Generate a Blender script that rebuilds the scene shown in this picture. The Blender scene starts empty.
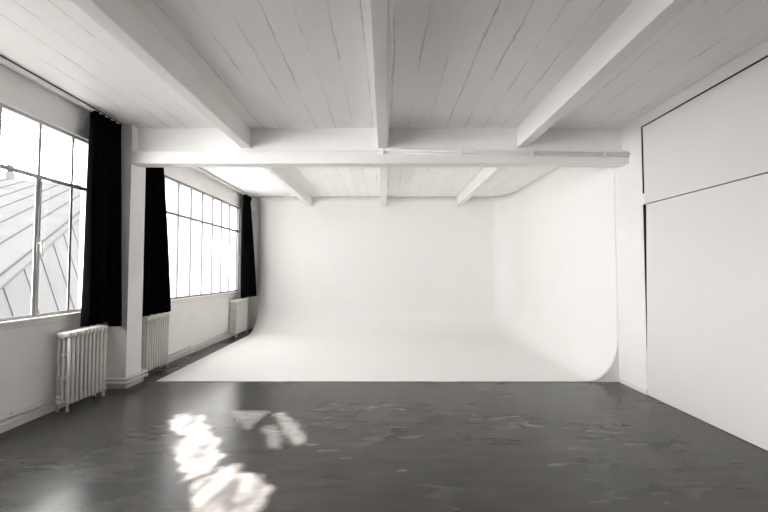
import bpy, bmesh, math, random
from mathutils import Vector, Matrix
random.seed(7)
S = bpy.context.scene
COL = S.collection
PI = math.pi

# ------------------------------------------------------------------ camera
F_PX, CAM_H = 400.0, 1.5
cam_data = bpy.data.cameras.new('camera')
cam_data.sensor_width = 36.0
cam_data.lens = F_PX / 768.0 * 36.0
cam_data.clip_start = 0.05
cam = bpy.data.objects.new('camera', cam_data)
COL.objects.link(cam)
cam.location = (0, 0, CAM_H)
cam.rotation_euler = (PI / 2 + math.atan(16 / F_PX), 0, math.atan(1 / F_PX))
S.camera = cam

# ------------------------------------------------------------------ sky, exposure
SKY_MAX = 40.0
SKY_STOPS = [(-0.9, 1.0), (-0.36, 2.0), (-0.22, 19.0), (-0.03, 22.5), (0.04, 20.0), (0.35, 15.5), (0.9, 9.0)]   # (height, radiance)
world = bpy.data.worlds.new('overcast_sky')
S.world = world
world.use_nodes = True
bg = world.node_tree.nodes['Background']
_wn = world.node_tree.nodes
_tc = _wn.new('ShaderNodeTexCoord')
_sx = _wn.new('ShaderNodeSeparateXYZ')
_mr = _wn.new('ShaderNodeMapRange')
_mr.inputs['From Min'].default_value = -1.0
_cr = _wn.new('ShaderNodeValToRGB')              # overcast sky; bright band added below the horizon to light the ceiling
_ml = _wn.new('ShaderNodeMath')
_ml.operation = 'MULTIPLY'
_ml.inputs[1].default_value = SKY_MAX
_el = _cr.color_ramp.elements
while len(_el) < len(SKY_STOPS):
    _el.new(0.5)
for _e, (_z, _v) in zip(_el, SKY_STOPS):
    _e.position = (_z + 1) / 2
    _e.color = (_v / SKY_MAX, _v / SKY_MAX, _v / SKY_MAX, 1)
world.node_tree.links.new(_tc.outputs['Generated'], _sx.inputs[0])
world.node_tree.links.new(_sx.outputs[2], _mr.inputs['Value'])
world.node_tree.links.new(_mr.outputs[0], _cr.inputs[0])
world.node_tree.links.new(_cr.outputs[0], _ml.inputs[0])
world.node_tree.links.new(_ml.outputs[0], bg.inputs['Strength'])
bg.inputs['Color'].default_value = (1.0, 0.985, 0.97, 1)

S.view_settings.view_transform = 'Standard'
S.view_settings.look = 'None'
S.view_settings.gamma = 1.0
S.view_settings.use_curve_mapping = False
S.view_settings.exposure = 0.12
S.cycles.max_bounces = 16
S.cycles.diffuse_bounces = 12
S.cycles.glossy_bounces = 4
S.cycles.transmission_bounces = 6
S.cycles.transparent_max_bounces = 12
S.cycles.caustics_reflective = False
S.cycles.caustics_refractive = False
S.cycles.sample_clamp_indirect = 12.0

# room constants (metres; camera stands at x = y = 0)
XL, XR, ZC = -3.60, 3.20, 3.45
YB, YF = -3.2, 10.60
WIN1 = (1.62, 5.02)
WIN2 = (5.72, 9.94)
WIN3_ADDED = (-2.9, -0.9)  # unseen window added behind the camera to bring in more light
WZ0, WZT, WZ1 = 1.03, 2.50, 3.10


def portal(name, y0, y1):
    l = bpy.data.lights.new(name, 'AREA')
    l.shape = 'RECTANGLE'
    l.size = WZ1 - WZ0
    l.size_y = y1 - y0
    l.cycles.is_portal = True
    o = bpy.data.objects.new(name, l)
    COL.objects.link(o)
    o.location = (XL - 0.26, (y0 + y1) / 2, (WZ0 + WZ1) / 2)
    o.rotation_euler = (0, -PI / 2, 0)      # faces +x, into the room
    return o


portal('window_daylight', *WIN1)
portal('window_daylight', *WIN2)
portal('window_daylight', *WIN3_ADDED)

# ---- low sun thrown back by the old panes across the courtyard: one small far lamp
LAMP = Vector((-13.0, -0.2, 8.6))


def floor_glint():
    l = bpy.data.lights.new('courtyard_sun_glint', 'POINT')
    l.energy = 250000.0
    l.shadow_soft_size = 0.02
    l.color = (1.0, 0.95, 0.91)
    l.use_nodes = True
    nt = l.node_tree
    N = nt.nodes
    em = [n for n in N if n.type == 'EMISSION'][0]

    def lk(a, b):
        nt.links.new(a, b)

    def m(op, a, b=None, c=None):
        n = N.new('ShaderNodeMath')
        n.operation = op
        for i, v in enumerate((a, b, c)):
            if v is None:
                continue
            if isinstance(v, (int, float)):
                n.inputs[i].default_value = v
            else:
                lk(v, n.inputs[i])
        return n.outputs[0]

    tc = N.new('ShaderNodeTexCoord')
    sep = N.new('ShaderNodeSeparateXYZ')
    lk(tc.outputs['Normal'], sep.inputs[0])
    dx, dy, dz = sep.outputs
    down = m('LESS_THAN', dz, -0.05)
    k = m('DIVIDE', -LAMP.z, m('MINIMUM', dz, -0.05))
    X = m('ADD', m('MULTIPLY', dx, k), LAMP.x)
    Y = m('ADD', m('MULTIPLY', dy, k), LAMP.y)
    comb = N.new('ShaderNodeCombineXYZ')
    lk(X, comb.inputs[0])
    lk(Y, comb.inputs[1])

    def noise(scale, detail, off):
        n = N.new('ShaderNodeTexNoise')
        n.inputs['Scale'].default_value = scale
        n.inputs['Detail'].default_value = detail
        mp = N.new('ShaderNodeMapping')
        mp.inputs['Location'].default_value = off
        lk(comb.outputs[0], mp.inputs[0])
        lk(mp.outputs[0], n.inputs['Vector'])
        return n.outputs[0]

    nx = m('SUBTRACT', noise(5.0, 3.0, (0, 0, 0)), 0.5)
    ny = m('SUBTRACT', noise(5.0, 3.0, (7, 3, 1)), 0.5)

    def poly(pts, soft, wob):
        """soft edged convex polygon of light, corners counter-clockwise on the floor"""
        px = m('ADD', X, m('MULTIPLY', nx, wob))
        py = m('ADD', Y, m('MULTIPLY', ny, wob))
        out = None
        for (x0, y0), (x1, y1) in zip(pts, pts[1:] + pts[:1]):
            ex, ey = x1 - x0, y1 - y0
            ln = math.hypot(ex, ey)
            a, b = -ey / ln, ex / ln                 # inward normal
            d = m('ADD', m('MULTIPLY', px, a), m('ADD', m('MULTIPLY', py, b), -(a * x0 + b * y0)))
            mr = N.new('ShaderNodeMapRange')
            mr.interpolation_type = 'SMOOTHSTEP'
            mr.inputs['From Min'].default_value = -soft
            mr.inputs['From Max'].default_value = soft
            lk(d, mr.inputs['Value'])
            out = mr.outputs[0] if out is None else m('MULTIPLY', out, mr.outputs[0])
        return out

    # streaks along the throw of the light
    st = N.new('ShaderNodeTexNoise')
    st.inputs['Scale'].default_value = 1.0
    st.inputs['Detail'].default_value = 4.0
    st.inputs['Distortion'].default_value = 0.8
    mp = N.new('ShaderNodeMapping')
    mp.inputs['Rotation'].default_value = (0, 0, 0.35)
    mp.inputs['Scale'].default_value = (9.0, 2.2, 1)
    lk(comb.outputs[0], mp.inputs[0])
    lk(mp.outputs[0], st.inputs['Vector'])
    mr = N.new('ShaderNodeMapRange')
    mr.inputs['From Min'].default_value = 0.38
    mr.inputs['From Max'].default_value = 0.60
    mr.inputs['To Min'].default_value = 0.25
    mr.inputs['To Max'].default_value = 1.0
    lk(st.outputs[0], mr.inputs['Value'])
    streak = mr.outputs[0]
    tot = None
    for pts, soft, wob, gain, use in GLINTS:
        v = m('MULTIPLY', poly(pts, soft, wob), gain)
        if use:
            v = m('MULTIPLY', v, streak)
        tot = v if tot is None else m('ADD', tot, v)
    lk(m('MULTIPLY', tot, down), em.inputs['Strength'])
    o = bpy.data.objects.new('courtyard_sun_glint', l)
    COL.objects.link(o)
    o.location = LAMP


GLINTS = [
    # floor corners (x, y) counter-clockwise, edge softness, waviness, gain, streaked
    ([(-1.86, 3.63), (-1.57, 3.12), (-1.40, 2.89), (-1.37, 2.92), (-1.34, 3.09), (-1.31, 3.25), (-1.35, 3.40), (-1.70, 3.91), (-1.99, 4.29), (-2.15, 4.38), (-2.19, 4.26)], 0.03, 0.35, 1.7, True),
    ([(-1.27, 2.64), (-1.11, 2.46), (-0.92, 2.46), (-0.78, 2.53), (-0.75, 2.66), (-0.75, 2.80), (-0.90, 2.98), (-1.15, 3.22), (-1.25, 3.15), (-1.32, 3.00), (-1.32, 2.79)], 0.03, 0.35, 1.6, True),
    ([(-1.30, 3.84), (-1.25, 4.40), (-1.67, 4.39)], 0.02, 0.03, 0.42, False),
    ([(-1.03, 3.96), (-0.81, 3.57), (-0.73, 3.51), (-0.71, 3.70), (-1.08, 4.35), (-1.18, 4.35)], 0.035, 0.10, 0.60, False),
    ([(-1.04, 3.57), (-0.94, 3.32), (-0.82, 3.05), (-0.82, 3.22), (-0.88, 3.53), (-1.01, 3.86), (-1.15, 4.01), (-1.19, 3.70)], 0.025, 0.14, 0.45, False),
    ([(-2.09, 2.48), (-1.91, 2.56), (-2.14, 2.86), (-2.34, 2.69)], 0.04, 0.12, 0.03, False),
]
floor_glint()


# ------------------------------------------------------------------ materials
def mat(name, color, rough=0.6, metal=0.0, spec=0.5):
    m = bpy.data.materials.new(name)
    m.use_nodes = True
    b = m.node_tree.nodes['Principled BSDF']
    b.inputs['Base Color'].default_value = (*color, 1)
    b.inputs['Roughness'].default_value = rough
    b.inputs['Metallic'].default_value = metal
    b.inputs['Specular IOR Level'].default_value = spec
    return m


class G:
    """small node builder on a material"""

    def __init__(s, m):
        s.nt = m.node_tree
        s.N = s.nt.nodes
        s.b = s.N.get('Principled BSDF')

    def lk(s, a, b):
        s.nt.links.new(a, b)

    def math(s, op, a, b=None, c=None):
        n = s.N.new('ShaderNodeMath')
        n.operation = op
        for i, v in enumerate((a, b, c)):
            if v is None:
                continue
            if isinstance(v, (int, float)):
                n.inputs[i].default_value = v
            else:
                s.lk(v, n.inputs[i])
        return n.outputs[0]

    def pos(s, scale=(1, 1, 1), loc=(0, 0, 0), rot=(0, 0, 0)):
        g = s.N.new('ShaderNodeTexCoord')
        mp = s.N.new('ShaderNodeMapping')
        mp.inputs['Scale'].default_value = scale
        mp.inputs['Location'].default_value = loc
        mp.inputs['Rotation'].default_value = rot
        s.lk(g.outputs['Object'], mp.inputs[0])
        return mp.outputs[0]

    def noise(s, vec, scale, detail=4, rough=0.5, dist=0.0):
        n = s.N.new('ShaderNodeTexNoise')
        n.inputs['Scale'].default_value = scale
        n.inputs['Detail'].default_value = detail
        n.inputs['Roughness'].default_value = rough
        n.inputs['Distortion'].default_value = dist
        s.lk(vec, n.inputs['Vector'])
        return n.outputs[0]

    def rng(s, v, a, b, c=0.0, d=1.0, smooth=False):
        n = s.N.new('ShaderNodeMapRange')
        if smooth:
            n.interpolation_type = 'SMOOTHSTEP'
        for k, x in zip(('From Min', 'From Max', 'To Min', 'To Max'), (a, b, c, d)):
            n.inputs[k].default_value = x
        s.lk(v, n.inputs['Value'])
        return n.outputs[0]

    def mix(s, f, a, b):
        n = s.N.new('ShaderNodeMix')
        n.data_type = 'RGBA'
        for i, v in ((6, a), (7, b)):
            if isinstance(v, tuple):
                n.inputs[i].default_value = (*v, 1)
            else:
                s.lk(v, n.inputs[i])
        if isinstance(f, (int, float)):
            n.inputs[0].default_value = f
        else:
            s.lk(f, n.inputs[0])
        return n.outputs[2]

    def bump(s, h, strength, dist):
        n = s.N.new('ShaderNodeBump')
        n.inputs['Strength'].default_value = strength
        n.inputs['Distance'].default_value = dist
        s.lk(h, n.inputs['Height'])
        s.lk(n.outputs[0], s.b.inputs['Normal'])


def paint(name, c, rough=0.55, amp=0.03, bump=0.12):
    m = mat(name, c, rough, spec=0.3)
    g = G(m)
    n = g.noise(g.pos(), 1.7, 5, 0.6)
    lo = tuple(x * (1 - amp) for x in c)
    hi = tuple(min(0.95, x * (1 + amp)) for x in c)
    g.lk(g.mix(g.rng(n, 0.3, 0.7), lo, hi), g.b.inputs['Base Color'])
    g.bump(g.noise(g.pos(), 60, 3), bump, 0.002)
    return m


M_WALL = paint('white_wall_paint', (0.82, 0.807, 0.797))
M_CYC = paint('matt_white_cove_paint', (0.82, 0.811, 0.801), 0.8, 0.01, 0.03)
M_TRIM = paint('white_trim_paint', (0.78, 0.765, 0.75), 0.45)
M_RAD = paint('white_radiator_enamel', (0.69, 0.672, 0.65), 0.4, 0.02, 0.02)
M_FRAME = paint('grey_window_paint', (0.46, 0.452, 0.446), 0.55)
M_FRAME2 = paint('dark_grey_window_paint', (0.27, 0.266, 0.262), 0.55)
M_PANEL = paint('white_panel_paint', (0.715, 0.694, 0.687), 0.5, 0.012, 0.04)
M_BEAM = paint('white_painted_concrete_beam', (0.83, 0.816, 0.802), 0.6, 0.03, 0.3)
M_REAR = paint('dark_grey_wall_paint', (0.10, 0.098, 0.096))
M_GAP_SHADE = mat('painted_gap_shade', (0.02, 0.02, 0.02), 0.9)
M_IRON = mat('dark_iron', (0.06, 0.06, 0.06), 0.5, 0.6)
M_METAL = mat('worn_nickel', (0.45, 0.44, 0.42), 0.35, 0.9)

# board formed ceiling with cracked seams running away from the camera
M_CEIL = mat('board_marked_white_ceiling', (0.78, 0.765, 0.75), 0.7, spec=0.2)
g = G(M_CEIL)
sp = g.N.new('ShaderNodeSeparateXYZ')
g.lk(g.pos(), sp.inputs[0])
wob = g.noise(g.pos((1, 0.6, 1)), 2.0, 4, 0.6)
wob2 = g.noise(g.pos((1, 1, 1), (3, 1, 0)), 22.0, 4, 0.7)
xs = g.math('ADD', sp.outputs[0], g.math('MULTIPLY', g.math('SUBTRACT', wob, 0.5), 0.07))
xs = g.math('ADD', xs, g.math('MULTIPLY', g.math('SUBTRACT', wob2, 0.5), 0.035))
ph = g.math('MULTIPLY', g.math('ADD', xs, 10.12), 4.02)
fr = g.math('FRACT', ph)
cell = g.math('FLOOR', ph)
dist = g.math('ABSOLUTE', g.math('SUBTRACT', fr, 0.5))           # .5 at the board edge
edge = g.rng(dist, 0.470, 0.494, 0, 1)
# how open each stretch of each seam is
cv = g.N.new('ShaderNodeCombineXYZ')
g.lk(g.math('MULTIPLY', g.math('ROUND', ph), 3.7), cv.inputs[0])
g.lk(g.math('MULTIPLY', sp.outputs[1], 0.9), cv.inputs[1])
opn = g.noise(cv.outputs[0], 1.0, 5, 0.65)
crk = g.math('MULTIPLY', edge, g.rng(opn, 0.42, 0.66, 0.03, 1))
# crumbly specks beside seams
spk = g.noise(g.pos((1, 0.7, 1), (9, 4, 0)), 34.0, 4, 0.7)
near = g.rng(dist, 0.30, 0.48, 0, 1)
spk = g.math('MULTIPLY', g.math('MULTIPLY', g.rng(spk, 0.56, 0.66), near), g.rng(opn, 0.50, 0.64))
crk = g.math('MAXIMUM', crk, g.math('MULTIPLY', spk, 0.6))
wn = g.N.new('ShaderNodeTexWhiteNoise')
wn.noise_dimensions = '1D'
g.lk(cell, wn.inputs['W'])
tone = g.mix(wn.outputs['Value'], (0.88, 0.868, 0.855), (0.92, 0.908, 0.894))
mott = g.noise(g.pos((1, 0.35, 1)), 5.0, 6, 0.65)
tone = g.mix(g.rng(mott, 0.35, 0.7), tone, (0.92, 0.908, 0.895))
colr = g.mix(g.math('MULTIPLY', crk, 0.58), tone, (0.16, 0.145, 0.125))
g.lk(colr, g.b.inputs['Base Color'])
hgt = g.math('SUBTRACT', g.math('MULTIPLY', g.noise(g.pos((1, 0.2, 1)), 26.0, 5, 0.6), 0.35), crk)
hgt = g.math('ADD', hgt, g.math('MULTIPLY', wn.outputs['Value'], 0.35))
g.bump(hgt, 0.55, 0.008)

# polished dark concrete
M_FLOOR = mat('polished_dark_concrete', (0.09, 0.088, 0.086), 0.3, spec=0.23)
g = G(M_FLOOR)
n1 = g.noise(g.pos((1, 1.3, 1)), 0.8, 2, 0.5)
n2 = g.noise(g.pos((1, 1.9, 1), (5, 2, 0), (0, 0, 0.3)), 2.2, 2, 0.5, 0.4)
n3 = g.noise(g.pos((0.6, 2.2, 1), (1, 8, 0), (0, 0, -0.25)), 4.5, 1.5, 0.5, 0.8)
c = g.mix(g.rng(n1, 0.2, 0.8), (0.021, 0.0210, 0.0216), (0.052, 0.0495, 0.047))
c = g.mix(g.rng(n2, 0.30, 1.0, 0, 0.7), c, (0.080, 0.0765, 0.072))
c = g.mix(g.rng(n3, 0.35, 1.0, 0, 0.40), c, (0.11, 0.105, 0.099))
g.lk(c, g.b.inputs['Base Color'])
g.lk(g.rng(g.math('ADD', n1, g.math('MULTIPLY', n3, 0.4)), 0.4, 1.1, 0.18, 0.34), g.b.inputs['Roughness'])
g.bump(g.noise(g.pos(), 2.5, 1, 0.5), 0.02, 0.01)

# black heavy curtain
M_CURT = mat('black_curtain_cloth', (0.0032, 0.0032, 0.0036), 0.95, spec=0.03)
g = G(M_CURT)
g.bump(g.noise(g.pos((1, 1, 0.3)), 160, 2), 0.2, 0.001)


def glass(name, milk, tint=(0.96, 0.97, 0.97)):
    m = bpy.data.materials.new(name)
    m.use_nodes = True
    nt = m.node_tree
    nt.nodes.clear()
    out = nt.nodes.new('ShaderNodeOutputMaterial')
    tr = nt.nodes.new('ShaderNodeBsdfTransparent')
    tr.inputs[0].default_value = (*tint, 1)
    gl = nt.nodes.new('ShaderNodeBsdfGlossy')
    gl.inputs['Roughness'].default_value = 0.03
    mx = nt.nodes.new('ShaderNodeMixShader')
    mx.inputs[0].default_value = 0.05
    nt.links.new(tr.outputs[0], mx.inputs[1])
    nt.links.new(gl.outputs[0], mx.inputs[2])
    last = mx
    if milk:
        tl = nt.nodes.new('ShaderNodeBsdfTranslucent')
        tl.inputs[0].default_value = (*tint, 1)
        m2 = nt.nodes.new('ShaderNodeMixShader')
        m2.inputs[0].default_value = milk
        nt.links.new(mx.outputs[0], m2.inputs[1])
        nt.links.new(tl.outputs[0], m2.inputs[2])
        last = m2
    nt.links.new(last.outputs[0], out.inputs[0])
    return m


M_GLASS = glass('clear_window_glass', 0)
M_MILK = glass('milky_window_glass', 0.94, (0.54, 0.54, 0.536))


def zinc(name, c):
    m = mat(name, c, 0.8, spec=0.0)
    g = G(m)
    n = g.noise(g.pos(), 0.8, 6, 0.6)
    g.lk(g.mix(g.rng(n, 0.3, 0.7), tuple(x * 0.9 for x in c), tuple(x * 1.08 for x in c)), g.b.inputs['Base Color'])
    return m


M_ZINC = zinc('weathered_zinc', (0.075, 0.075, 0.0765))
M_ZINC2 = zinc('weathered_zinc_mansard', (0.070, 0.070, 0.071))
M_SEAM = zinc('zinc_seam', (0.056, 0.056, 0.057))
M_RENDER = zinc('pale_lime_render', (0.62, 0.61, 0.59))
M_STACK = zinc('sooty_chimney_render', (0.066, 0.065, 0.063))
M_CLAY = zinc('grey_clay', (0.045, 0.044, 0.043))


# ------------------------------------------------------------------ mesh helpers
def box(bm, x0, x1, y0, y1, z0, z1, bev=0.0):
    t = bmesh.new()
    bmesh.ops.create_cube(t, size=1)
    for v in t.verts:
        v.co = Vector((x0 + (v.co.x + .5) * (x1 - x0), y0 + (v.co.y + .5) * (y1 - y0), z0 + (v.co.z + .5) * (z1 - z0)))
    if bev:
        bmesh.ops.bevel(t, geom=t.edges[:], offset=bev, segments=2, affect='EDGES', profile=0.5)
    join(bm, t)


def join(bm, t):
    me = bpy.data.meshes.new('tmp')
    t.to_mesh(me)
    t.free()
    bm.from_mesh(me)
    bpy.data.meshes.remove(me)


def tube(bm, pts, rx, ry=None, n=10, caps=True, up=None):
    """sweep of an ellipse along a polyline"""
    ry = ry or rx
    pts = [Vector(p) for p in pts]
    rings = []
    for i, p in enumerate(pts):
        a = pts[max(0, i - 1)]
        b = pts[min(len(pts) - 1, i + 1)]
        d = (b - a).normalized()
        u = Vector(up) if up else (Vector((0, 0, 1)) if abs(d.z) < 0.9 else Vector((1, 0, 0)))
        s = d.cross(u).normalized()
        w = s.cross(d).normalized()
        # mitre
        sc = 1.0
        if 0 < i < len(pts) - 1:
            d0 = (p - a).normalized()
            ca = max(0.5, d0.dot(d))
            sc = 1 / ca
        ring = []
        for k in range(n):
            th = 2 * PI * k / n
            ring.append(bm.verts.new(p + s * math.cos(th) * rx * sc + w * math.sin(th) * ry))
        rings.append(ring)
    for r0, r1 in zip(rings, rings[1:]):
        for k in range(n):
            f = bm.faces.new((r0[k], r0[(k + 1) % n], r1[(k + 1) % n], r1[k]))
            f.smooth = True
    if caps:
        bm.faces.new(rings[0][::-1])
        bm.faces.new(rings[-1])


def prism(bm, poly, vec):
    """extrude a planar polygon (3d points) along vec"""
    a = [bm.verts.new(p) for p in poly]
    b = [bm.verts.new(Vector(p) + Vector(vec)) for p in poly]
    n = len(a)
    bm.faces.new(a)
    bm.faces.new(b[::-1])
    for i in range(n):
        bm.faces.new((a[i], b[i], b[(i + 1) % n], a[(i + 1) % n]))


def obj(name, bm, m, parent=None):
    bmesh.ops.recalc_face_normals(bm, faces=bm.faces[:])
    me = bpy.data.meshes.new(name)
    bm.to_mesh(me)
    bm.free()
    me.materials.append(m)
    o = bpy.data.objects.new(name, me)
    COL.objects.link(o)
    if parent:
        o.parent = parent
        if parent.parent is None:                     # meshes are written in room coordinates
            o.matrix_parent_inverse = Matrix.Translation(-Vector(parent.location))
    return o


def tag(o, label, cat, group=None):
    o['label'] = label
    o['category'] = cat
    if group:
        o['group'] = group
    return o


def thing(name, label, cat, loc, group=None):
    o = bpy.data.objects.new(name, None)
    o.empty_display_size = 0.1
    COL.objects.link(o)
    o.location = loc
    return tag(o, label, cat, group)


def struct(name, bm, m):
    o = obj(name, bm, m)
    o['kind'] = 'structure'
    return o


def copy_tree(o, loc):
    c = o.copy()
    COL.objects.link(c)
    c.location = loc
    for ch in o.children:
        d = ch.copy()
        COL.objects.link(d)
        d.parent = c
        for g2 in ch.children:
            e = g2.copy()
            COL.objects.link(e)
            e.parent = d
    return c


# ------------------------------------------------------------------ shell
b = bmesh.new()
box(b, XL - 0.25, XR + 0.3, YB - 0.2, YF + 0.2, -0.2, 0.0)
struct('floor', b, M_FLOOR)
b = bmesh.new()
box(b, XL - 0.25, XR + 0.3, YB - 0.2, YF + 0.2, ZC, ZC + 0.25)
struct('ceiling', b, M_CEIL)
b = bmesh.new()                                   # window wall with its two openings
xw = XL - 0.25
box(b, xw, XL, YB, YF, 0, WZ0 - 0.03)
box(b, xw, XL, YB, YF, WZ1, ZC)
for y0, y1 in ((YB, WIN3_ADDED[0]), (WIN3_ADDED[1], WIN1[0]), (WIN1[1], WIN2[0]), (WIN2[1], YF)):
    box(b, xw, XL, y0, y1, WZ0 - 0.03, WZ1)
struct('wall_left', b, M_WALL)
b = bmesh.new()
box(b, xw, XR + 0.3, YF, YF + 0.2, 0, ZC)
box(b, XL, XR, YF - 0.12, YF, 3.09, ZC)           # lintel along the far wall
struct('wall_back', b, M_WALL)
b = bmesh.new()
box(b, xw, XR + 0.3, YB - 0.2, YB, 0, ZC)
struct('wall_front', b, M_REAR)

# right wall: plain stretch, fascia over the panels, and a dark backing that paints the shade in their joints
b = bmesh.new()
box(b, XR, XR + 0.3, 4.945, YF, 0, ZC)
box(b, XR, XR + 0.3, YB, 4.945, 3.315, ZC)
box(b, XR, XR + 0.3, 4.90, 4.945, 2.335, 2.47)
struct('wall_right', b, M_WALL)
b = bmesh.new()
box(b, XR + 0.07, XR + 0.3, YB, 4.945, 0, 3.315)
box(b, XR + 0.004, XR + 0.08, 4.933, 4.945, 0.5, 2.335)  # dark strips over the lit gap edges, painted in as shade
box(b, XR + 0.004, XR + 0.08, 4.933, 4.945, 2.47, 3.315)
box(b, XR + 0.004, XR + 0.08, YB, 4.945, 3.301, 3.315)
struct('panel_gap_shade', b, M_GAP_SHADE)
b = bmesh.new()
box(b, XR, XR + 0.055, YB, 4.908, 2.338, 3.295)
tag(obj('wall_panel', b, M_PANEL), 'upper white panel on the right wall, wide and short, over the tall one', 'panel')
b = bmesh.new()
prism(b, [(XR, YB, 0.004), (XR, 4.943, 0.004), (XR, 4.943, 0.49), (XR, 4.932, 0.60), (XR, 4.880, 2.326), (XR, YB, 2.326)], (0.055, 0, 0))
tag(obj('wall_panel', b, M_PANEL), 'tall lower white panel on the right wall, reaching down to the floor', 'panel')

# pier between the windows, beams
b = bmesh.new()
box(b, XL, -3.35, 5.22, 5.54, 0, ZC)
o = struct('wall_pier', b, M_WALL)
b = bmesh.new()
box(b, XL + 0.0, XR, 5.34, 5.42, 3.08, ZC)
box(b, -3.35, XR, 5.20, 5.40, 2.925, 3.09, 0.006)
struct('ceiling_crossbeam', b, M_BEAM)
for xa, xb in ((-1.945, -1.815), (-0.095, 0.02), (1.785, 1.915)):
    b = bmesh.new()
    box(b, xa, xb, YB, 5.34, 3.175, ZC, 0.006)
    struct('ceiling_beam', b, M_BEAM)
for xa, xb in ((-2.02, -1.90), (-0.09, 0.045), (1.86, 1.98)):
    b = bmesh.new()
    box(b, xa, xb, 5.42, 10.29, 3.21, ZC, 0.006)
    struct('ceiling_beam', b, M_BEAM)

# skirting boards
def baseboard(name, segs):
    b = bmesh.new()
    for s_ in segs:
        box(b, *s_, 0.004)
    struct(name, b, M_TRIM)


baseboard('baseboard_left', [(XL, XL + 0.03, YB, 5.19, 0, 0.06), (XL, XL + 0.03, 5.57, YF, 0, 0.06)])
baseboard('baseboard_pier', [(XL, -3.325, 5.19, 5.22, 0, 0.10), (-3.35, -3.325, 5.22, 5.57, 0, 0.10), (XL, -3.325, 5.54, 5.57, 0, 0.10)])
baseboard('baseboard_right', [(XR - 0.012, XR, 4.945, 5.52, 0, 0.07)])


# ------------------------------------------------------------------ windows
def window(name, y0, y1, mulls, gl, thick_at=None, label=None, depth=0.008, fm=None):
    fm = fm or M_FRAME
    root = bpy.data.objects.new(name, None)
    COL.objects.link(root)
    root.location = (XL, (y0 + y1) / 2, WZ0)
    root['kind'] = 'structure'
    root['label'] = label
    xa, xb = XL - 0.030 - depth, XL - 0.030
    b = bmesh.new()
    box(b, xa, xb, y0, y1, WZ0, WZ0 + 0.035, 0.002)
    box(b, xa, xb, y0, y1, WZ1 - 0.035, WZ1, 0.002)
    box(b, xa, xb, y0, y0 + 0.035, WZ0, WZ1, 0.002)
    box(b, xa, xb, y1 - 0.035, y1, WZ0, WZ1, 0.002)
    obj('window_frame', b, fm, root)
    b = bmesh.new()
    box(b, xa - 0.002, xb + 0.001, y0 + 0.03, y1 - 0.03, WZT - 0.022, WZT + 0.022, 0.002)
    obj('transom', b, fm, root)
    for y in mulls:
        b = bmesh.new()
        thick = thick_at and min(abs(y - t) for t in thick_at) < 0.02
        w = 0.0165
        box(b, xa, xb, y - w, y + w, WZT, WZ1 - 0.03, 0.002)
        w = 0.036 if thick else 0.0165
        box(b, xa, xb + (0.003 if thick else 0), y - w, y + w, WZ0 + 0.03, WZT, 0.002)
        mu = obj('mullion', b, fm, root)
        if thick:
            xh = xb + 0.003
            b = bmesh.new()
            box(b, xh, xh + 0.012, y - 0.016, y + 0.016, 1.70, 1.86, 0.004)
            tube(b, [(xh, y, 1.80), (xh + 0.045, y, 1.80)], 0.011)
            tube(b, [(xh + 0.045, y, 1.815), (xh + 0.05, y - 0.004, 1.76), (xh + 0.05, y + 0.012, 1.70), (xh + 0.046, y + 0.02, 1.665)], 0.010)
            tube(b, [(xh + 0.006, y, 1.05), (xh + 0.006, y, 2.46)], 0.006)
            obj('window_handle', b, M_METAL, root)
    b = bmesh.new()
    xm = xa + 0.003
    v = [b.verts.new((xm, yy, zz)) for yy, zz in ((y0, WZ0), (y1, WZ0), (y1, WZ1), (y0, WZ1))]
    b.faces.new(v)
    obj('glass', b, gl, root)
    b = bmesh.new()
    box(b, XL - 0.25, XL + 0.035, y0 - 0.03, y1 + 0.03, WZ0 - 0.03, WZ0, 0.006)
    box(b, XL, XL + 0.018, y0 - 0.01, y1 + 0.01, WZ0 - 0.075, WZ0 - 0.03, 0.004)
    obj('window_sill', b, M_TRIM, root)
    return root


m1 = []
y = 4.595
while y > 3.6:
    m1.append(y)
    y -= 0.442
window('window_1', *WIN1, m1, M_GLASS, [4.153], 'near steel framed window with zinc roofs beyond it')
m2 = [9.80 - 0.466 * i for i in range(9) if 9.80 - 0.466 * i > WIN2[0] + 0.15]
window('window_2', *WIN2, m2, M_MILK, None, 'far steel framed window of narrow milky panes beyond the pier', 0.034, M_FRAME2)

m3 = [-1.34 - 0.442 * i for i in range(4)]
window('window_3_added', *WIN3_ADDED, m3, M_GLASS, [m3[1]], 'added steel framed window behind the camera position, for more room light')


# ------------------------------------------------------------------ cyclorama (white infinity cove)
CY0, CY1, CXR = 5.53, 10.30, XR - 0.0015
RX, RY, RZ = 0.44, 0.85, 0.62
Z0 = 0.006


def cove_point(x, y, z):
    qx, qy, qz = min(x, CXR - RX), min(y, CY1 - RY), max(z, Z0 + RZ)
    d = Vector(((x - qx) / RX, (y - qy) / RY, (z - qz) / RZ))
    if d.length > 1e-6:
        d.normalize()
    return [qx + d.x * RX, qy + d.y * RY, qz + d.z * RZ]


def lin(a, b, n):
    return [a + (b - a) * i / n for i in range(n + 1)]


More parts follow.
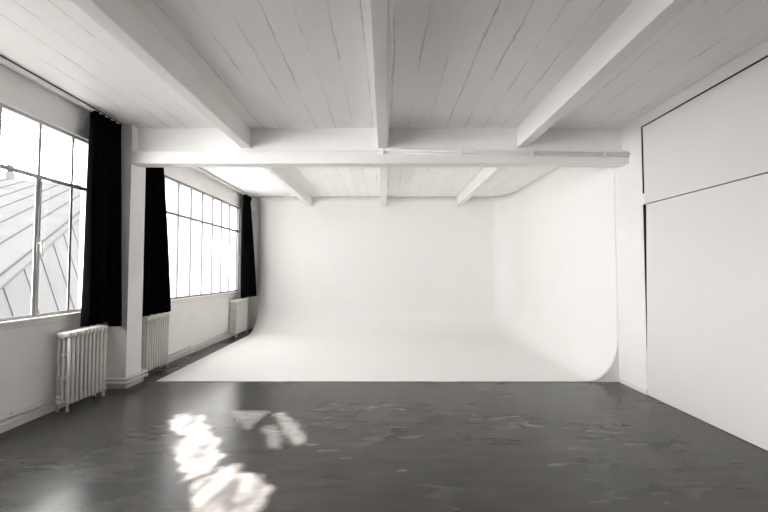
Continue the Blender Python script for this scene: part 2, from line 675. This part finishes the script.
def cove():
    b = bmesh.new()
    cache = {}
    XL0 = -3.14

    def vert(x, y, z):
        k = (round(x, 5), round(y, 5), round(z, 5))
        if k not in cache:
            p = cove_point(x, y, z)
            if p[0] < 0:
                p[0] += (p[0] / XL0) * -0.11 * (p[1] - CY0) / (CY1 - CY0)
            cache[k] = b.verts.new(p)
        return cache[k]

    xs = lin(XL0, CXR - RX, 20) + lin(CXR - RX, CXR, 14)[1:]
    ys = [CY0] + lin(5.575, CY1 - RY, 16) + lin(CY1 - RY, CY1, 16)[1:]
    zs = lin(Z0, Z0 + RZ, 14) + lin(Z0 + RZ, 2.91, 10)[1:] + lin(2.91, ZC - 0.005, 4)[1:]

    def quad(p):
        try:
            f = b.faces.new([vert(*q) for q in p])
            f.smooth = True
        except ValueError:
            pass
    for x0, x1 in zip(xs, xs[1:]):
        for y0, y1 in zip(ys, ys[1:]):
            quad([(x0, y0, Z0), (x1, y0, Z0), (x1, y1, Z0), (x0, y1, Z0)])
        for z0, z1 in zip(zs, zs[1:]):
            quad([(x0, CY1, z0), (x1, CY1, z0), (x1, CY1, z1), (x0, CY1, z1)])
    for y0, y1 in zip(ys, ys[1:]):
        for z0, z1 in zip(zs, zs[1:]):
            if y1 < 5.58 and z1 > 2.92:
                continue                              # the crossbeam sits here
            quad([(CXR, y0, z0), (CXR, y1, z0), (CXR, y1, z1), (CXR, y0, z1)])
    bmesh.ops.recalc_face_normals(b, faces=b.faces[:])
    # make the painted side face the room
    b.faces.ensure_lookup_table()
    if b.faces[0].normal.z < 0:
        bmesh.ops.reverse_faces(b, faces=b.faces[:])
    me = bpy.data.meshes.new('cove_surface')
    b.to_mesh(me)
    b.free()
    me.materials.append(M_CYC)
    o = bpy.data.objects.new('cove_surface', me)
    COL.objects.link(o)
    md = o.modifiers.new('thickness', 'SOLIDIFY')
    md.thickness = 0.001
    md.offset = -1
    return o


cyc = thing('cyclorama', 'large white seamless infinity cove curving up the far wall and right wall', 'backdrop', (0, CY0, 0))
cs = cove()
cs.parent = cyc
cs.matrix_parent_inverse = Matrix.Translation(-Vector(cyc.location))
b = bmesh.new()                                    # plaster wedge closing the curve at the front
pts = [(CXR, CY0 + 0.004, 0.0), (CXR - RX - 0.02, CY0 + 0.004, 0.0)]
for i in range(15):
    a = PI / 2 * i / 14
    pts.append((CXR - RX + RX * math.sin(a) , CY0 + 0.004, Z0 - 0.012 + RZ - RZ * math.cos(a)))
prism(b, pts, (0, 0.03, 0))
o = obj('end_wedge', b, M_WALL, cyc)
o['label'] = 'small grey curved wedge closing the front end'


# ------------------------------------------------------------------ radiators
def radiator(label, x0, x1, y0, n, pitch, group='cast iron radiators under the windows', legs=True):
    root = thing('radiator', label, 'radiator', ((x0 + x1) / 2, y0 + n * pitch / 2, 0), group)
    zt, zb = 0.850, 0.075
    ncol = 3
    dx = (x1 - x0 - 0.044) / (ncol - 1)
    cols = [x0 + 0.022 + dx * i for i in range(ncol)]
    for i in range(n):
        yc = y0 + pitch * (i + 0.5)
        b = bmesh.new()
        for cx in cols:
            rc = 0.0155 if cx == cols[-1] else 0.0125
            tube(b, [(cx, yc, zb), (cx, yc, zb + 0.012), (cx, yc, zt - 0.03)], rc, rc, 10, True, (1, 0, 0))
        hw = pitch * 0.40
        for za, zb_, xe in ((zt - 0.058, zt, x1), (zb + 0.008, zb + 0.05, x1 - 0.034)):
            t = bmesh.new()
            bmesh.ops.create_cube(t, size=1)
            for v in t.verts:
                v.co = Vector((x0 + (v.co.x + .5) * (xe - x0), yc + v.co.y * 2 * hw, za + (v.co.z + .5) * (zb_ - za)))
            bmesh.ops.bevel(t, geom=t.edges[:], offset=0.018, segments=3, affect='EDGES', profile=0.5)
            for f in t.faces:
                f.smooth = True
            join(b, t)
        for zz in (0.36, 0.60):                    # webs tying the columns together
            box(b, x0 + 0.01, x1 - 0.01, yc - 0.009, yc + 0.009, zz - 0.012, zz + 0.012, 0.004)
        for zz in (zt - 0.045, zb + 0.03):         # hubs to the next section
            tube(b, [((x0 + x1) / 2, yc - pitch / 2, zz), ((x0 + x1) / 2, yc + pitch / 2, zz)], 0.024, None, 10)
        obj('section', b, M_RAD, root)
        if i in (0, n - 1):
            for cx in (cols[0], cols[-1]):
                b = bmesh.new()
                tube(b, [(cx, yc, zb + 0.01), (cx, yc, 0.04)], 0.013, 0.014, 10, True, (1, 0, 0))
                tube(b, [(cx, yc, 0.04), (cx, yc, 0.0)], 0.016, 0.017, 10, True, (1, 0, 0))
                obj('foot', b, M_RAD, root)
    b = bmesh.new()                                 # valve at the near end
    xm, zv = (x0 + x1) / 2, zb + 0.03
    tube(b, [(xm, y0, zv), (xm, y0 - 0.035, zv)], 0.014)
    tube(b, [(xm, y0 - 0.03, zv - 0.02), (xm, y0 - 0.03, zv + 0.045)], 0.017)
    tube(b, [(xm, y0 - 0.03, zv + 0.045), (xm, y0 - 0.03, zv + 0.075)], 0.024)
    obj('valve', b, M_RAD, root)
    return root


radiator('white cast iron radiator under the near window, in front of the pier', -3.535, -3.385, 4.31, 10, 0.061)
radiator('white cast iron radiator half covered by the curtain just behind the pier', -3.545, -3.395, 5.76, 10, 0.060)
radiator('small far white radiator beside the cove under the farthest curtain', -3.57, -3.40, 9.22, 12, 0.062)


# ------------------------------------------------------------------ heating pipes along the wall
def pipe(pts, r, label, clips=()):
    root = thing('heating_pipe', label, 'pipe', pts[0], 'heating pipes above the skirting')
    b = bmesh.new()
    tube(b, pts, r, None, 10)
    obj('pipe_run', b, M_TRIM, root)
    for c_ in clips:
        b = bmesh.new()
        x, y, z = c_
        box(b, x - 0.052, x - r * 0.2, y - 0.012, y + 0.012, z - r - 0.005, z + r + 0.005, 0.003)
        obj('pipe_clip', b, M_TRIM, root)
    return root


XP = XL + 0.034
for z, nm in ((0.131, 'upper'), (0.080, 'lower')):
    pipe([(XP, YB + 0.02, z), (XP, 4.24, z)], 0.0175, nm + ' white pipe along the skirting left of the near radiator',
         [(XP, 3.9, z), (XP, 2.4, z), (XP, 0.9, z)])
    pipe([(XP, 4.95, z), (XP, 5.170, z), (-3.300, 5.170, z), (-3.300, 5.60, z), (XP, 5.60, z), (XP, 5.70, z)], 0.0175,
         nm + ' white pipe wrapping round the foot of the pier')
    pipe([(XP, 6.40, z), (XP, 9.16, z)], 0.0175, nm + ' white pipe between the middle and far radiators',
         [(XP, 7.4, z), (XP, 8.6, z)])


# ------------------------------------------------------------------ curtains
def curtain(label, x, xb, yt0, yt1, yb0, yb1, zb0, zb1, ztop, folds, amp, seed, ret=False):
    rnd = random.Random(seed)
    root = thing('curtain', label, 'curtain', (x, (yt0 + yt1) / 2, zb0), 'black curtains on the window wall')
    NU, NV = folds * 14, 36
    phs = [rnd.uniform(-0.5, 0.5) for _ in range(folds + 2)]
    amps = [rnd.uniform(0.7, 1.25) for _ in range(folds + 2)]
    b = bmesh.new()
    rows = []
    for j in range(NV + 1):
        t = j / NV                                   # 0 hem .. 1 top
        row = []
        for i in range(NU + 1):
            s = i / NU
            k = min(int(s * folds), folds - 1)
            fr_ = s * folds - k
            w = amps[k] * (1 - fr_) + amps[k + 1] * fr_
            pz = phs[k] * (1 - fr_) + phs[k + 1] * fr_
            tt = t ** 1.3
            y0 = yb0 + (yt0 - yb0) * tt
            y1 = yb1 + (yt1 - yb1) * tt
            ss = s + 0.012 * math.sin(9 * s + 5 * t + seed)
            yy = y0 + (y1 - y0) * ss
            a = amp * (1 - 0.45 * t)
            xx = x + (xb - x) * (1 - tt) + a * w * math.sin(2 * PI * (s * folds) + pz * (1 + 0.6 * (1 - t))) + 0.01 * math.sin(3 * t + s * 7 + seed)
            if ret:                                   # the last edge turns back to the wall
                e = max(0.0, (s - 0.90) / 0.10)
                xx = xx * (1 - e) + (XL + 0.02) * e
                if e > 0:
                    yy = min(yy, 5.195) * (1 - e) + 5.195 * e
            hm = min(1.0, max(0.0, (s - 0.66) / 0.10))
            z = (zb0 + (zb1 - zb0) * hm) * (1 - t) + ztop * t
            row.append(b.verts.new((xx, yy, z)))
        rows.append(row)
    for r0, r1 in zip(rows, rows[1:]):
        for i in range(NU):
            f = b.faces.new((r0[i], r0[i + 1], r1[i + 1], r1[i]))
            f.smooth = True
    o = obj('curtain_cloth', b, M_CURT, root)
    md = o.modifiers.new('thickness', 'SOLIDIFY')
    md.thickness = 0.006
    b = bmesh.new()                                   # gathered heading tape
    n = folds * 10
    prev = None
    for i in range(n + 1):
        s = i / n
        yy = yt0 + (yt1 - yt0 - (0.06 if ret else 0)) * s
        xx = x + 0.014 + amp * 0.75 * math.sin(2 * PI * s * folds * 1.0)
        q = [b.verts.new((xx, yy, ztop - 0.075)), b.verts.new((xx, yy, ztop + 0.012))]
        if prev:
            f = b.faces.new((prev[0], q[0], q[1], prev[1]))
            f.smooth = True
        prev = q
    o = obj('heading', b, M_CURT, root)
    md = o.modifiers.new('thickness', 'SOLIDIFY')
    md.thickness = 0.012
    return root


curtain('near black curtain hanging in front of the pier over the radiator', -3.45, -3.40, 4.63, 5.195, 4.50, 5.195, 0.885, 0.815, 3.385, 5, 0.05, 1, True)
curtain('black curtain behind the pier, seen below the crossbeam', -3.46, -3.44, 5.60, 6.15, 5.60, 6.42, 0.872, 0.872, 3.385, 5, 0.05, 2)
curtain('farthest black curtain, narrow at the top, beside the white cove', -3.46, -3.37, 9.72, 10.18, 9.42, 10.48, 0.885, 0.885, 3.385, 5, 0.055, 3)


def rail(y0, y1, label):
    root = thing('curtain_rail', label, 'curtain rail', (XL + 0.04, (y0 + y1) / 2, 3.40), 'curtain rails under the ceiling')
    b = bmesh.new()
    box(b, XL + 0.12, XL + 0.155, y0, y1, 3.402, 3.432, 0.003)
    obj('track', b, M_TRIM, root)
    b = bmesh.new()
    box(b, XL + 0.125, XL + 0.15, y0, y1, 3.432, 3.449)
    obj('slot', b, M_IRON, root)
    return root


rail(YB + 0.05, 5.18, 'curtain rail under the ceiling above the near window')
rail(5.60, 10.45, 'curtain rail under the ceiling above the far window')

# ------------------------------------------------------------------ conduit on the crossbeam
cd = thing('conduit', 'thin white conduit fixed along the right half of the crossbeam', 'conduit', (1.5, 5.18, 3.06))
pa, pb = Vector((-0.12, 5.182, 3.098)), Vector((XR, 5.182, 3.045))
b = bmesh.new()
tube(b, [pa, pb], 0.016, None, 12)
obj('conduit_tube', b, M_TRIM, cd)
b = bmesh.new()
tube(b, [pa + Vector((0, 0.008, -0.036)), pb + Vector((0, 0.008, -0.036))], 0.007, None, 8)
obj('cable', b, M_TRIM, cd)
for t in (0.03, 0.34, 0.62, 0.9):
    p = pa.lerp(pb, t)
    b = bmesh.new()
    box(b, p.x - 0.014, p.x + 0.014, p.y - 0.02, 5.202, p.z - 0.05, p.z + 0.02, 0.003)
    obj('bracket', b, M_TRIM, cd)
cb = bmesh.new()
tube(cb, [(0.032, YB + 0.03, 3.19), (0.032, 2.0, 3.188), (0.033, 5.32, 3.186)], 0.011, None, 8)
tag(obj('cable', cb, M_TRIM), 'thin white cable running along the middle ceiling beam', 'cable')

# ------------------------------------------------------------------ zinc roofs across the courtyard
D = Vector((-0.55, 1.0, 0.33))
Hh = Vector((1.0, 0.55, 0.0)).normalized()
P0 = Vector((-9.0, 9.35, 1.08))
E = Vector((0.30, 0.165, -1.2)).normalized()


def slab(bm, a, b_, c_, d_, t):
    n = (b_ - a).cross(d_ - a).normalized()
    if n.z < 0:
        n = -n
    prism(bm, [a, b_, c_, d_], -n * t)


bld = thing('zinc_roof_building', 'old building across the courtyard with a pale zinc mansard roof', 'building', (-12, 12, -9))
T0, T1, KW = -4.6, 20.5, 17.0
A = P0 + D * T0
b = bmesh.new()
slab(b, A, A + D * (T1 - T0), A + D * (T1 - T0) - Hh * KW, A - Hh * KW, 0.15)
roof = obj('roof_slope', b, M_ZINC, bld)
nA = D.cross(-Hh).normalized()
if nA.z < 0:
    nA = -nA
for i in range(18):
    k = 0.0 if i == 0 else 0.32 + (i - 1) * 0.95
    q = A - Hh * k + nA * 0.02
    b = bmesh.new()
    tube(b, [q, q + D * (T1 - T0)], 0.020 if i > 1 else 0.03, None, 6)
    obj('seam', b, M_SEAM, roof)
for t, k in ((3.0, 2.0), (8.0, 5.0), (12.0, 3.2), (6.2, 1.2)):
    q = A + D * t - Hh * k + nA * 0.012
    b = bmesh.new()
    tube(b, [q, q - Hh * 0.95], 0.016, None, 6)
    obj('seam', b, M_SEAM, roof)
b = bmesh.new()
LB = 3.4
slab(b, A + E * 0.02, A + D * (T1 - T0), A + D * (T1 - T0) + E * LB, A + E * LB, 0.15)
mans = obj('mansard_slope', b, M_ZINC2, bld)
nB = D.cross(E).normalized()
if nB.x < 0:
    nB = -nB
for i in range(18):
    q = A + D * (0.7 + i * 1.35) + nB * 0.02
    b = bmesh.new()
    tube(b, [q, q + E * LB], 0.013, None, 6)
    obj('seam', b, M_SEAM, mans)
b = bmesh.new()
foot = [A + E * LB, A + D * (T1 - T0) + E * LB, A + D * (T1 - T0) - Hh * KW, A - Hh * KW]
lo = [Vector((p.x, p.y, -9)) for p in foot]
hi = [Vector((p.x, p.y, min(p.z - 0.2, 20))) for p in foot]
vs = [b.verts.new(p) for p in lo] + [b.verts.new(p) for p in hi]
for i in range(4):
    j = (i + 1) % 4
    b.faces.new((vs[i], vs[j], vs[4 + j], vs[4 + i]))
b.faces.new(vs[0:4])
obj('outer_wall', b, M_RENDER, bld)
# chimney on the ridge
ch = Vector((-25.6, 27.0, 0))
chm = thing('chimney', 'slender chimney stack rising from the zinc roof at the left edge', 'chimney', (ch.x, ch.y, 6.9))
b = bmesh.new()
box(b, ch.x - 0.16, ch.x + 0.16, ch.y - 0.22, ch.y + 0.22, 6.9, 8.3, 0.02)
obj('stack', b, M_STACK, chm)
for dy in (-0.12, 0.12):
    b = bmesh.new()
    tube(b, [(ch.x, ch.y + dy, 8.3), (ch.x, ch.y + dy, 8.8)], 0.09, None, 10)
    obj('chimney_pot', b, M_CLAY, chm)
